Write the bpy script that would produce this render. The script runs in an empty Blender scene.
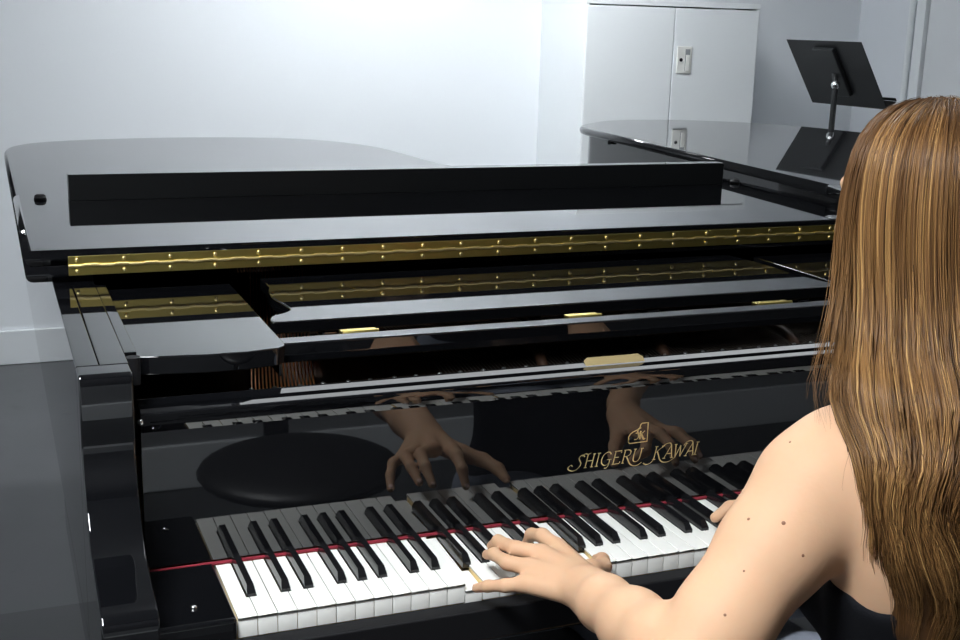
import bpy, bmesh, math, random
import numpy as np
from mathutils import Vector, Matrix

random.seed(7)
rng = np.random.default_rng(7)
S, Z0 = .001, .73           # millimetres measured from the key tops -> metres above the floor
col = bpy.context.scene.collection
PI = math.pi

# ------------------------------------------------------------------ helpers
def link(o):
    col.objects.link(o)
    return o

def thing(name, label, cat, loc=(0, 0, -730), rotz=0, group=None):
    o = link(bpy.data.objects.new(name, None))
    o.empty_display_size = .1
    o.location = (loc[0]*S, loc[1]*S, loc[2]*S+Z0)
    o.rotation_euler = (0, 0, rotz)
    tag(o, label, cat, group)
    o['_org'] = [o.location.x, o.location.y, o.location.z]
    return o

def tag(o, label=None, cat=None, group=None, kind=None):
    if label: o['label'] = label
    if cat: o['category'] = cat
    if group: o['group'] = group
    if kind: o['kind'] = kind
    return o

def root_org(p):
    while p is not None and p.parent is not None:
        p = p.parent
    return Vector(p['_org']) if p is not None and '_org' in p else Vector((0, 0, 0))

def obj(name, bm, mat, parent=None, smooth=True, wn=True, local=False, label=None):
    """bm holds millimetres in the piano frame; it becomes one mesh object in metres."""
    me = bpy.data.meshes.new(name)
    bm.to_mesh(me); bm.free()
    me.transform(Matrix.Translation((0, 0, Z0)) @ Matrix.Scale(S, 4))
    if parent is not None and not local:
        me.transform(Matrix.Translation(-root_org(parent)))
    if smooth:
        me.polygons.foreach_set('use_smooth', [True]*len(me.polygons))
    me.materials.append(mat)
    o = link(bpy.data.objects.new(name, me))
    if parent is not None: o.parent = parent
    if wn:
        m = o.modifiers.new('wn', 'WEIGHTED_NORMAL'); m.weight = 80
    if label: o['label'] = label
    return o

def meshobj(name, V, F, mat, parent=None):
    me = bpy.data.meshes.new(name)
    V = np.asarray(V, np.float32)*S; V[:, 2] += Z0
    if parent is not None: V = V-np.array(root_org(parent), np.float32)
    me.vertices.add(len(V)); me.vertices.foreach_set('co', V.ravel())
    F = np.asarray(F, np.int32); n = F.shape[1]
    me.loops.add(F.size); me.loops.foreach_set('vertex_index', F.ravel())
    me.polygons.add(len(F))
    me.polygons.foreach_set('loop_start', np.arange(0, F.size, n, dtype=np.int32))
    me.polygons.foreach_set('loop_total', np.full(len(F), n, np.int32))
    me.update(calc_edges=True); me.validate()
    me.polygons.foreach_set('use_smooth', [True]*len(me.polygons))
    me.materials.append(mat)
    o = link(bpy.data.objects.new(name, me))
    if parent is not None: o.parent = parent
    return o

def merge(bm, t):
    me = bpy.data.meshes.new('tmp'); t.to_mesh(me); t.free()
    bm.from_mesh(me); bpy.data.meshes.remove(me)

def bevel(t, w, seg=2, ang=25, sel=None):
    if w <= 0: return
    es = [e for e in t.edges if len(e.link_faces) == 2 and e.calc_face_angle(0) > math.radians(ang)
          and (sel is None or sel((e.verts[0].co+e.verts[1].co)/2))]
    if es: bmesh.ops.bevel(t, geom=es, offset=w, segments=seg, affect='EDGES', profile=.5, clamp_overlap=True)

def box(bm, x0, x1, y0, y1, z0, z1, bev=0, seg=2, sel=None):
    t = bmesh.new()
    bmesh.ops.create_cube(t, size=1)
    for v in t.verts:
        v.co = Vector((x0+(x1-x0)*(v.co.x+.5), y0+(y1-y0)*(v.co.y+.5), z0+(z1-z0)*(v.co.z+.5)))
    bevel(t, bev, seg, sel=sel); merge(bm, t); return bm

def prism(bm, pts, axis, a, b, bev=0, seg=2, sel=None, ang=25):
    t = bmesh.new()
    def P(p, h):
        return {'z': (p[0], p[1], h), 'x': (h, p[0], p[1]), 'y': (p[0], h, p[1])}[axis]
    lo = [t.verts.new(P(p, a)) for p in pts]; hi = [t.verts.new(P(p, b)) for p in pts]
    n = len(pts)
    t.faces.new(lo); t.faces.new(hi)
    for i in range(n): t.faces.new((lo[i], lo[(i+1) % n], hi[(i+1) % n], hi[i]))
    bmesh.ops.recalc_face_normals(t, faces=t.faces)
    bevel(t, bev, seg, ang, sel)
    merge(bm, t); return bm

def ring_prism(bm, outer, inner, z0, z1, closed=False):
    t = bmesh.new(); n = len(outer)
    A = [[t.verts.new((p[0], p[1], z)) for p in outer] for z in (z0, z1)]
    B = [[t.verts.new((p[0], p[1], z)) for p in inner] for z in (z0, z1)]
    for i in range(n if closed else n-1):
        j = (i+1) % n
        t.faces.new((A[0][i], A[0][j], A[1][j], A[1][i])); t.faces.new((B[0][i], B[0][j], B[1][j], B[1][i]))
        t.faces.new((A[1][i], A[1][j], B[1][j], B[1][i])); t.faces.new((A[0][i], A[0][j], B[0][j], B[0][i]))
    if not closed:
        for i in (0, n-1): t.faces.new((A[0][i], A[1][i], B[1][i], B[0][i]))
    bmesh.ops.recalc_face_normals(t, faces=t.faces)
    bevel(t, 1.5, 2, 40)
    merge(bm, t); return bm

def cyl(bm, p0, p1, r0, r1=None, seg=16, caps=True):
    p0, p1 = Vector(p0), Vector(p1); d = p1-p0; L = d.length
    t = bmesh.new()
    bmesh.ops.create_cone(t, cap_ends=caps, segments=seg, radius1=r0, radius2=r0 if r1 is None else r1, depth=L)
    M = Matrix.Translation((p0+p1)/2) @ d.to_track_quat('Z', 'Y').to_matrix().to_4x4()
    bmesh.ops.transform(t, matrix=M, verts=t.verts); merge(bm, t); return bm

def sph(bm, c, r, seg=16, sc=(1, 1, 1)):
    t = bmesh.new(); bmesh.ops.create_uvsphere(t, u_segments=seg, v_segments=max(6, seg//2), radius=r)
    for v in t.verts: v.co = Vector((v.co.x*sc[0]+c[0], v.co.y*sc[1]+c[1], v.co.z*sc[2]+c[2]))
    merge(bm, t); return bm

def tube(bm, pts, r, seg=8):
    pts = [Vector(p) for p in pts]; t = bmesh.new(); rings = []
    for i, p in enumerate(pts):
        d = (pts[min(i+1, len(pts)-1)]-pts[max(i-1, 0)]).normalized()
        q = d.to_track_quat('Z', 'Y'); rr = r[i] if hasattr(r, '__len__') else r
        rings.append([t.verts.new(p+q @ Vector((rr*math.cos(2*PI*k/seg), rr*math.sin(2*PI*k/seg), 0))) for k in range(seg)])
    for a, b in zip(rings, rings[1:]):
        for k in range(seg): t.faces.new((a[k], a[(k+1) % seg], b[(k+1) % seg], b[k]))
    t.faces.new(rings[0][::-1]); t.faces.new(rings[-1]); merge(bm, t); return bm

def lathe(bm, prof, c, seg=24):
    t = bmesh.new(); rings = [[t.verts.new((c[0]+r*math.cos(2*PI*k/seg), c[1]+r*math.sin(2*PI*k/seg), z)) for k in range(seg)] for r, z in prof]
    for a, b in zip(rings, rings[1:]):
        for k in range(seg): t.faces.new((a[k], a[(k+1) % seg], b[(k+1) % seg], b[k]))
    t.faces.new(rings[0][::-1]); t.faces.new(rings[-1]); merge(bm, t); return bm

def crom(pts, n=8, closed=False):
    P = [np.array(p, float) for p in pts]; out = []; N = len(P)
    for i in range(N if closed else N-1):
        g = (lambda k: P[k % N]) if closed else (lambda k: P[min(max(k, 0), N-1)])
        a, b, c, d = g(i-1), g(i), g(i+1), g(i+2)
        for k in range(n):
            u = k/n
            out.append(.5*((2*b)+(-a+c)*u+(2*a-5*b+4*c-d)*u*u+(-a+3*b-3*c+d)*u**3))
    if not closed: out.append(P[-1])
    return [tuple(p) for p in out]

def offset_open(pts, d):
    """shift an open polyline to its right-hand side by d"""
    P = [np.array(p, float) for p in pts]; out = []
    for i in range(len(P)):
        a = P[max(i-1, 0)]; b = P[min(i+1, len(P)-1)]; t = (b-a)/np.linalg.norm(b-a)
        out.append(tuple(P[i]+d*np.array([t[1], -t[0]])))
    return out

# ------------------------------------------------------------------ materials
def mat(name, color, rough=.5, metal=0., ior=1.5, spec=None, bump=0, bscale=40, var=0, vscale=6, emit=None, sss=0, aniso=0, coat=0):
    m = bpy.data.materials.new(name); m.use_nodes = True
    nt = m.node_tree; b = nt.nodes['Principled BSDF']
    b.inputs['Base Color'].default_value = (*color, 1); b.inputs['Roughness'].default_value = rough
    b.inputs['Metallic'].default_value = metal; b.inputs['IOR'].default_value = ior
    if spec is not None: b.inputs['Specular IOR Level'].default_value = spec
    if coat: b.inputs['Coat Weight'].default_value = coat
    if sss:
        b.inputs['Subsurface Weight'].default_value = sss
        b.inputs['Subsurface Radius'].default_value = (1, .35, .2); b.inputs['Subsurface Scale'].default_value = .008
    tc = nt.nodes.new('ShaderNodeTexCoord')
    if var:
        n = nt.nodes.new('ShaderNodeTexNoise'); n.inputs['Scale'].default_value = vscale; n.inputs['Detail'].default_value = 4
        nt.links.new(tc.outputs['Object'], n.inputs['Vector'])
        mx = nt.nodes.new('ShaderNodeMix'); mx.data_type = 'RGBA'
        mx.inputs['A'].default_value = (*[c*(1-var) for c in color], 1); mx.inputs['B'].default_value = (*[min(1, c*(1+var)) for c in color], 1)
        nt.links.new(n.outputs['Fac'], mx.inputs['Factor']); nt.links.new(mx.outputs['Result'], b.inputs['Base Color'])
    if bump:
        n = nt.nodes.new('ShaderNodeTexNoise'); n.inputs['Scale'].default_value = bscale; n.inputs['Detail'].default_value = 3
        nt.links.new(tc.outputs['Object'], n.inputs['Vector'])
        bp = nt.nodes.new('ShaderNodeBump'); bp.inputs['Strength'].default_value = bump; bp.inputs['Distance'].default_value = .002
        nt.links.new(n.outputs['Fac'], bp.inputs['Height']); nt.links.new(bp.outputs['Normal'], b.inputs['Normal'])
    if emit:
        b.inputs['Emission Color'].default_value = (*emit[0], 1); b.inputs['Emission Strength'].default_value = emit[1]
    return m

M = dict(
    lacquer=mat('black_lacquer', (.0035, .0037, .0045), .02, ior=1.8, var=.3),
    greyblack=mat('grey_black_lacquer', (.02, .021, .023), .02, ior=1.6, var=.1),  # second piano's tint, greyer than the near piano's lacquer
    railblack=mat('matt_black_lacquer', (.006, .0065, .007), .3, spec=.35, var=.1),
    satin=mat('satin_black', (.008, .008, .009), .35, var=.2),
    brass=mat('polished_brass', (.66, .53, .16), .33, 1, var=.12, vscale=20),
    screw=mat('brass_screw', (.85, .70, .32), .38, 1, var=.1),
    gold=mat('gold_leaf', (.78, .62, .30), .35, .7, var=.1),
    goldm=mat('brushed_brass_plate', (.50, .39, .19), .5, .6, var=.08),
    plate=mat('bronze_plate', (.03, .013, .006), .5, .4, var=.15, vscale=12),
    copper=mat('copper_winding', (.85, .38, .16), .3, 1, var=.1),
    wire=mat('music_wire', (.10, .09, .08), .4, 1, var=.05),
    steel=mat('steel', (.35, .35, .36), .3, 1, var=.05),
    white=mat('white_key', (.83, .83, .79), .22, var=.02),
    keywood=mat('key_wood', (.62, .45, .2), .6, var=.15, vscale=30),
    ebony=mat('black_key', (.008, .008, .009), .12, var=.2),
    felt=mat('red_felt', (.20, .010, .022), .9, bump=.3, bscale=900, var=.2),
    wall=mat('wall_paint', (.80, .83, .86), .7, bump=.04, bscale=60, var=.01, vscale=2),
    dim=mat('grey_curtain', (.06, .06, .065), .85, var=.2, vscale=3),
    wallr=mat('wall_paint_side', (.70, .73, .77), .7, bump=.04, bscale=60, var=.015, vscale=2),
    skirt=mat('skirting_paint', (.74, .77, .79), .4, var=.02),
    ceil=mat('ceiling_paint', (.38, .385, .39), .8, bump=.1, bscale=50, var=.02),
    cab=mat('cabinet_enamel', (.84, .87, .885), .38, var=.015),
    cabg=mat('cabinet_gap', (.25, .26, .27), .6, var=.05),
    plastic=mat('pale_plastic', (.80, .80, .76), .35, var=.02),
    dark=mat('dark_matt', (.006, .006, .007), .6, spec=.2, var=.1),
    stand=mat('stand_enamel', (.012, .013, .014), .42, var=.15),
    chrome=mat('chrome', (.85, .85, .86), .12, 1, var=.02),
    skin=mat('skin', (.58, .355, .22), .62, spec=.25, sss=.12, bump=.12, bscale=160, var=.05, vscale=14),
    nail=mat('finger_nail', (.82, .56, .48), .25, var=.04),
    top=mat('black_jersey', (.0035, .004, .006), .9, spec=.2, bump=.3, bscale=700, var=.2),
    jeans=mat('grey_denim', (.20, .22, .27), .85, bump=.4, bscale=600, var=.2, vscale=60),
    shoe=mat('shoe_leather', (.02, .02, .022), .4, var=.2),
    leather=mat('black_leatherette', (.012, .012, .013), .45, bump=.25, bscale=250, var=.2),
    eye=mat('eye_white', (.8, .78, .76), .15, var=.02),
    lamp=mat('lamp_diffuser', (.9, .9, .9), .5, emit=((.93, .97, 1), 9.)),
    lampf=mat('lamp_frame', (.75, .76, .77), .4, var=.02),
    door=mat('door_paint', (.66, .68, .70), .45, var=.02),
)
# floor: grey vinyl in two tones, lighter beyond a straight line
def floor_mat():
    m = mat('grey_vinyl', (.2, .2, .2), .38, bump=.06, bscale=120)
    nt = m.node_tree; b = nt.nodes['Principled BSDF']; N = nt.nodes.new; L = nt.links.new
    tc = N('ShaderNodeTexCoord'); sp = N('ShaderNodeSeparateXYZ'); L(tc.outputs['Object'], sp.inputs[0])
    gt = N('ShaderNodeMath'); gt.operation = 'GREATER_THAN'; gt.inputs[1].default_value = 1.600; L(sp.outputs['Y'], gt.inputs[0])
    n = N('ShaderNodeTexNoise'); n.inputs['Scale'].default_value = 3; n.inputs['Detail'].default_value = 6; L(tc.outputs['Object'], n.inputs['Vector'])
    n2 = N('ShaderNodeTexNoise'); n2.inputs['Scale'].default_value = 9; n2.inputs['Detail'].default_value = 2; L(tc.outputs['Object'], n2.inputs['Vector'])
    cr = N('ShaderNodeValToRGB'); cr.color_ramp.elements[0].position = .24; cr.color_ramp.elements[0].color = (.6, .6, .6, 1)
    cr.color_ramp.elements[1].position = .34; cr.color_ramp.elements[1].color = (1, 1, 1, 1); L(n2.outputs['Fac'], cr.inputs[0])
    a = N('ShaderNodeMix'); a.data_type = 'RGBA'; L(gt.outputs[0], a.inputs['Factor'])
    a.inputs['A'].default_value = (.048, .05, .053, 1); a.inputs['B'].default_value = (.088, .091, .096, 1)
    c = N('ShaderNodeMix'); c.data_type = 'RGBA'; c.blend_type = 'MULTIPLY'; c.inputs['Factor'].default_value = .35
    L(a.outputs['Result'], c.inputs['A']); L(n.outputs['Fac'], c.inputs['B'])
    d = N('ShaderNodeMix'); d.data_type = 'RGBA'; d.blend_type = 'MULTIPLY'; d.inputs['Factor'].default_value = .5
    L(c.outputs['Result'], d.inputs['A']); L(cr.outputs['Color'], d.inputs['B'])
    L(d.outputs['Result'], b.inputs['Base Color'])
    return m
M['floor'] = floor_mat()
def mirror_tones():  # dark upper part made up for this unseen wall, to keep lacquer reflections black
    m = mat('mirrored_wall_tones', (.7, .7, .7), .8, bump=.05, bscale=60)
    nt = m.node_tree; b = nt.nodes['Principled BSDF']; N = nt.nodes.new; L = nt.links.new
    tc = N('ShaderNodeTexCoord'); sp = N('ShaderNodeSeparateXYZ'); L(tc.outputs['Object'], sp.inputs[0])
    gt = N('ShaderNodeMath'); gt.operation = 'GREATER_THAN'; gt.inputs[1].default_value = .50; L(sp.outputs['Z'], gt.inputs[0])
    a = N('ShaderNodeMix'); a.data_type = 'RGBA'; L(gt.outputs[0], a.inputs['Factor'])
    a.inputs['A'].default_value = (.24, .247, .257, 1); a.inputs['B'].default_value = (.03, .031, .034, 1); L(a.outputs['Result'], b.inputs['Base Color'])
    return m
M['mirror_tones'] = mirror_tones()

def hair_mat(name, stops, rough=.36):
    m = mat(name, stops[0][1], rough)
    nt = m.node_tree; b = nt.nodes['Principled BSDF']; N = nt.nodes.new; L = nt.links.new
    at = N('ShaderNodeAttribute'); at.attribute_name = 'tone'; cr = N('ShaderNodeValToRGB'); L(at.outputs['Fac'], cr.inputs[0])
    e = cr.color_ramp.elements; e[0].position = stops[0][0]; e[0].color = (*stops[0][1], 1); e[1].position = stops[-1][0]; e[1].color = (*stops[-1][1], 1)
    for p, c in stops[1:-1]: e.new(p).color = (*c, 1)
    L(cr.outputs['Color'], b.inputs['Base Color']); b.inputs['Specular IOR Level'].default_value = .3
    return m
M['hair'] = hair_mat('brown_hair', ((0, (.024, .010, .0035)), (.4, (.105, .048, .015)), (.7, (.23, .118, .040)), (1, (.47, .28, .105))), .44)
# ------------------------------------------------------------------ room
def struct(name, bm, m): return tag(obj(name, bm, m, wn=False, smooth=False), kind='structure')
XL, XR, YB, YF, ZC = -2600, 3885, 3873, -1986, 2000
struct('floor', box(bmesh.new(), XL-100, XR+100, YF-100, YB+100, -830, -730), M['floor'])
struct('ceiling', box(bmesh.new(), XL-100, XR+100, YF-100, YB+100, ZC, ZC+100), M['ceil'])
struct('wall_back', box(bmesh.new(), XL-100, XR, YB, YB+100, -730, ZC), M['wall'])
struct('wall_left', box(bmesh.new(), XL-100, XL, YF, YB, -730, ZC), M['wall'])
struct('wall_front', box(bmesh.new(), XL-100, XR, YF-100, YF, -730, ZC), M['mirror_tones'])
struct('baseboard_front', box(bmesh.new(), XL, XR, YF, YF+15, -730, -588, 4), M['skirt'])
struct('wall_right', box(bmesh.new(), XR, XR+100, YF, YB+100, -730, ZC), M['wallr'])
struct('baseboard_back', box(bmesh.new(), XL, XR, YB-15, YB, -730, -588, 4), M['skirt'])
struct('baseboard_right', box(bmesh.new(), XR-15, XR, 3540, YB-15, -730, -588, 4), M['skirt'])
struct('door_1', box(bmesh.new(), XR-18, XR-2, 2380, 3360, -725, 1300, 2), M['door'])
bm = bmesh.new()
box(bm, XR-40, XR-1, 3365, 3425, -730, 1365, 4); box(bm, XR-40, XR-1, 2310, 2375, -730, 1365, 4); box(bm, XR-40, XR-1, 2375, 3365, 1305, 1365, 4)
struct('trim_1', bm, M['skirt'])
struct('trim_2', cyl(bmesh.new(), (XR-22, 3470, -730), (XR-22, 3470, ZC), 16), M['skirt'])

# ceiling lamps
def lamp(x, y, lx, ly, e, label, uplight_block=False):
    t = thing('ceiling_light', label, 'light', (x, y, ZC), group='ceiling lights')
    zl = ZC-230; fr = bmesh.new()
    for a, b, c, d in ((-lx, lx, -ly, -ly+14), (-lx, lx, ly-14, ly), (-lx, -lx+14, -ly+14, ly-14), (lx-14, lx, -ly+14, ly-14)):
        box(fr, x+a, x+b, y+c, y+d, zl-25, zl+25, 2)
    obj('frame', fr, M['lampf'], t)
    mm = M['lamp'].copy(); mm.node_tree.nodes['Principled BSDF'].inputs['Emission Strength'].default_value = e
    obj('diffuser', box(bmesh.new(), x-lx+14, x+lx-14, y-ly+14, y+ly-14, zl-18, zl+18, 2), mm, t)
    if uplight_block: obj('uplight_block', box(bmesh.new(), x-lx-5, x+lx+5, y-ly-5, y+ly+5, zl+26, zl+32, 2), M['lampf'], t)  # unseen cover added to block this lamp's light from the ceiling
    for sx in (-.6, .6): obj('hanger', cyl(bmesh.new(), (x+sx*lx, y, zl+15), (x+sx*lx, y, ZC), 5, seg=8), M['steel'], t)
LAMPS = [
    (1350, 2780, 620, 160, 40, 'hanging flat ceiling light over the tail of the near piano, close to the back wall'),
    (-600, -820, 300, 300, 80, 'hanging square ceiling light behind and left of the keyboard', True),
    (1300, 850, 990, 210, 2.8, 'hanging wide ceiling light mirrored as a bright line along the fallboard top'),
]
for a in LAMPS: lamp(*a)

# ------------------------------------------------------------------ grand pianos
K = 23.5
BLACKS = {0: 2.6}
pat = {1: -2.35, 2: 2.35, 4: -2.6, 5: 0, 6: 2.6}     # seam index within the octave counted from C = 0
def black_at(n):                                    # n: seam left of white key n (A0 = 0); returns centre offset or None
    if n == 0 or n >= 52: return None
    return pat.get((n-2) % 7)

def arm_profile():
    p = [(118, 281.5), (80, 281.5), (76, 278)]
    p += crom([(75, 270), (77, 225), (80, 190), (72, 157), (50, 122), (16, 94), (-30, 80), (-70, 72)], 5)
    p += [(-84, 68), (-92, 60), (-95, 48), (-95, -60), (118, -60)]
    return p

def white_key(n, pressed, parent):
    x0, x1 = K*n+.45, K*(n+1)-.45
    bl, br = black_at(n), black_at(n+1)
    xl = x0 if bl is None else K*n+bl+6.6
    xr = x1 if br is None else K*(n+1)+br-6.6
    pts = [(x0, 0), (x1, 0)]
    if br is not None: pts += [(x1, 49), (xr, 49)]
    pts += [(xr, 149), (xl, 149)]
    if bl is not None: pts += [(xl, 49), (x0, 49)]
    bm = prism(bmesh.new(), pts, 'z', -3, 0, .6, 1, sel=lambda c: c.z > -1)
    fr = box(bmesh.new(), x0+.1, x1-.1, 1.2, 4, -26, -3)
    merge(bm, fr)
    wood = prism(bmesh.new(), [(p[0]+(.15 if p[0] < K*(n+.5) else -.15), max(p[1], 4)) for p in pts], 'z', -26, -3.05)
    if pressed:
        R = Matrix.Translation((0, 230, 0)) @ Matrix.Rotation(pressed/230, 4, 'X') @ Matrix.Translation((0, -230, 0))
        for b in (bm, wood): bmesh.ops.transform(b, matrix=R, verts=b.verts)
    o = obj('white_key', bm, M['white'], parent)
    if pressed: o['label'] = 'white key pressed down'
    obj('key_side', wood, M['keywood'], o, wn=False)

def black_key(n, parent):
    c = K*n+black_at(n); t = bmesh.new()
    b = [(-5.6, 50), (5.6, 50), (5.6, 150.5), (-5.6, 150.5)]; tp = [(-4.0, 57), (4.0, 57), (4.0, 150.5), (-4.0, 150.5)]
    lo = [t.verts.new((c+p[0], p[1], -4)) for p in b]
    mi = [t.verts.new((c+p[0]*.98, p[1]+(.6 if k < 2 else 0), 3)) for k, p in enumerate(b)]
    hi = [t.verts.new((c+p[0], p[1]+(1.5 if k < 2 else 0), 12)) for k, p in enumerate(tp)]
    t.faces.new(lo[::-1]); t.faces.new(hi)
    for A, B in ((lo, mi), (mi, hi)):
        for i in range(4): t.faces.new((A[i], A[(i+1) % 4], B[(i+1) % 4], B[i]))
    bevel(t, 1.0, 3, 20, sel=lambda q: q.z > 5)
    obj('black_key', t, M['ebony'], parent, smooth=False, wn=False)

def outline1():
    tail = crom([(-194, 2180), (-191, 2275), (-171, 2370), (-115, 2455), (-20, 2518), (100, 2558), (250, 2585), (400, 2590), (550, 2570), (684, 2514), (790, 2400), (858, 2232), (880, 2010), (900, 1800), (975, 1550), (1110, 1310), (1270, 1120), (1370, 970), (1409, 800)], 6)
    return [(-194, 593)]+tail+[(1409, 593)]
def outline2():
    tail = crom([(-192, 1850), (-188, 1975), (-160, 2060), (-108, 2128), (-19, 2222), (78, 2278), (233, 2296), (374, 2269), (522, 2182), (635, 2044), (706, 1855), (790, 1620), (930, 1380), (1120, 1160), (1290, 1000), (1380, 880), (1409, 740)], 6)
    return [(-192, 593)]+tail+[(1409, 593)]

def piano_body(t, ol, up, lid_top, lidth=24, xl=-157, LQ=None):
    LQ = LQ or M['lacquer']
    """rim, arms, plate, key bed, legs and lid of a grand; up lifts everything but the keys' frame"""
    O = offset_open(ol, 30); O = [(-157, 118)]+[(max(-157, min(1379, p[0])), p[1]) for p in O[1:-1]]+[(1379, 118)]
    if xl > -157:
        O = [(max(p[0], xl+(-157-xl)*min(1, max(0, (p[1]-650)/900))) if p[1] < 1800 and p[0] < 0 else p[0], p[1]) for p in O]
        O = [O[0]]+[(xl, 650), (xl-15, 1100), (-157, 1550)]+[p for p in O[1:] if p[1] > 1700 or p[0] > 0]
    zt = lid_top-lidth-1.5
    rim = bmesh.new()
    ring_prism(rim, O, offset_open(O, 26), -60, zt); ring_prism(rim, offset_open(O, 26.7), offset_open(O, 59), -60, zt)
    obj('rim', rim, LQ, t)
    inner = offset_open(O, 58)
    for s in (0, 1):
        pr = [(p[0], p[1]+(up if p[1] > -55 else 0)) for p in arm_profile()]
        bm = prism(bmesh.new(), pr, 'x', xl, -98, 3, 3) if s == 0 else prism(bmesh.new(), pr, 'x', 1320, 1379, 3, 3)
        if s == 0: box(bm, -98.2, -84, 165, 560, zt-30, zt, .8)
        else: box(bm, 1306, 1320.2, 165, 560, zt-30, zt, .8)
        obj('side_arm', bm, LQ, t)
    obj('soundboard', prism(bmesh.new(), [(-98, 200), *inner[1:-1], (1320, 200)], 'z', 60, 72), M['keywood'], t, wn=False)
    pl = [(-98, 200), *inner[1:-1], (1320, 200)]
    obj('plate', prism(bmesh.new(), pl, 'z', 138, 156), M['plate'], t, wn=False)
    obj('key_bed', box(bmesh.new(), xl, 1379, -34, 600, -112, -60, 4), LQ, t)
    for x, y in ((-60, 200), (1280, 200), (300, 2200 if lid_top < 350 else 1900)):
        lg = bmesh.new()
        lathe(lg, [(62, -62), (62, -110), (75, -120), (75, -150), (60, -165), (68, -200), (40, -560), (52, -580), (52, -600), (30, -610), (30, -660)], (x, y), 20)
        l = obj('leg', lg, LQ, t)
        ca = bmesh.new(); cyl(ca, (x-16, y, -695), (x+16, y, -695), 35, seg=20); box(ca, x-24, x+24, y-14, y+14, -690, -655, 3)
        obj('caster', ca, M['brass'], l)
    # lid with half-round edges, square along the hinge
    lid = prism(bmesh.new(), ol, 'z', lid_top-lidth, lid_top, lidth*.46, 4, sel=lambda c: c.y > 594 and abs(c.z-lid_top+lidth/2) > 5)
    return obj('lid', lid, LQ, t)

p1 = thing('grand_piano', 'glossy black grand piano with its lid front folded back, being played', 'piano', (611, 1200, -730))
lid = piano_body(p1, outline1(), 0, 307)
fl = bmesh.new()
box(fl, -194, 1409, 593, 1207, 307.6, 331, 10.8, 4, sel=lambda c: c.y > 594 and abs(c.z-319.3) > 5)
flap = obj('lid_flap', fl, M['lacquer'], p1)
obj('front_rail', box(bmesh.new(), -98, 1330, 1098, 1132, 331, 380, .7, 1), M['railblack'], flap)
rl = bpy.data.objects['front_rail']; rl.data.materials.append(M['lacquer'])
for pg in rl.data.polygons:
    if pg.normal.z > .5: pg.material_index = 1
for x, y in ((-148, 1124), (1371, 1110)):
    bm = bmesh.new(); cyl(bm, (x, y, 331), (x, y, 339), 12, 10, 14); cyl(bm, (x, y, 339), (x, y, 341), 10, 7, 14)
    obj('rubber_bumper', bm, M['dark'], flap)
# long brass hinge
hx0, hx1 = -133, 1345
hb = bmesh.new(); box(hb, hx0, hx1, 590.5, 593, 308, 320.5, .4); box(hb, hx0, hx1, 590.5, 593, 291.5, 304.5, .4)
hinge = obj('piano_hinge', hb, M['brass'], p1)
kn = bmesh.new(); cyl(kn, (hx0, 589.5, 306.3), (hx1, 589.5, 306.3), 2.2, seg=10)
k = 0; x = hx0
while x < hx1-20:
    cyl(kn, (x, 589.5, 306.3+(.9 if k % 2 else -.9)), (x+21, 589.5, 306.3+(.9 if k % 2 else -.9)), 2.3, seg=10); x += 22; k += 1
obj('knuckle', kn, M['screw'], hinge, wn=False, smooth=False)
sc_me = None
for i in range(22):
    for zz in (315, 297.5):
        x = hx0+12+i*68.3
        if sc_me is None:
            bm = sph(bmesh.new(), (0, 0, 0), 3.4, 10, (1, .5, 1)); so = obj('screw', bm, M['screw'], hinge, wn=False, local=True)
            so.data.transform(Matrix.Translation((0, 0, -Z0))); sc_me = so.data
        else:
            so = link(bpy.data.objects.new('screw', sc_me)); so.parent = hinge
        so.location = Vector((x*S, 590*S, zz*S+Z0))-root_org(p1)

# keys, felt, key blocks, key slip
PRESS = {12: 9.5, 19: 8.5}
for n in range(52): white_key(n, PRESS.get(n, 0), p1)
for n in range(1, 52):
    if black_at(n) is not None: black_key(n, p1)
obj('felt_strip', box(bmesh.new(), -88, 1310, 147, 151.5, .8, 4.6, 1), M['felt'], p1)
for s, (a, b) in enumerate(((-97, -1.2), (1223.2, 1319))):
    kb = obj('key_block', box(bmesh.new(), a, b, -8, 151, -60, 4, 6, 3, sel=lambda c: c.y < 0 or c.z > 0), M['lacquer'], p1)
    xk = a+52 if s == 0 else b-52
    obj('knob', sph(bmesh.new(), (xk, 34, 5), 5, 14, (1, 1, .6)), M['chrome'], kb, wn=False)
    obj('fallboard_pivot', cyl(bmesh.new(), (a-2 if s == 0 else b-6, 143, 44), (a+8 if s == 0 else b+2, 143, 44), 4, seg=12), M['screw'], p1)
obj('key_slip', box(bmesh.new(), -97, 1319, -32, -6, -112, -22, 3, 3), M['dark'], p1)
obj('key_frame', box(bmesh.new(), -1, 1223, 10, 560, -60, -32), M['keywood'], p1, wn=False)

# fallboard, standing open
fp = [(152, 6.2), (152, 183)]; yy, zz = 152., 183.
for k in range(28):          # the moulding bulges gently towards the player
    al = math.radians(24-9*min(1, k/14)-10*max(0, (k-14)/14)); zz += .8; yy -= .8*math.tan(al); fp.append((yy, zz))
y6 = yy-142.6
fp += [(142.3+y6, 206.5), (142.8+y6, 208.2), (144.2+y6, 209.4), (150.5+y6, 212.6), (170, 212.6), (178.5, 216.4)]+crom([(180.5, 217), (184, 216.2), (187, 213), (188.5, 207)], 4)+[(189, 196), (178, 186), (176, 6.2)]
fb = obj('fallboard', prism(bmesh.new(), fp, 'x', -84, 1306), M['lacquer'], p1, smooth=False, wn=False)
lk = prism(bmesh.new(), [(523, 160), (529, 152), (610, 152), (617, 160), (617, 178), (611, 185), (530, 185), (523, 178)], 'z', 0, 2, .5, 1)
for v in lk.verts: v.co.z += 212.4+(v.co.y-169)*.44; v.co.y = 174+(v.co.y-168)*.62
for v in lk.verts: v.co.z += .8
obj('lock_plate', lk, M['goldm'], fb)
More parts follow.
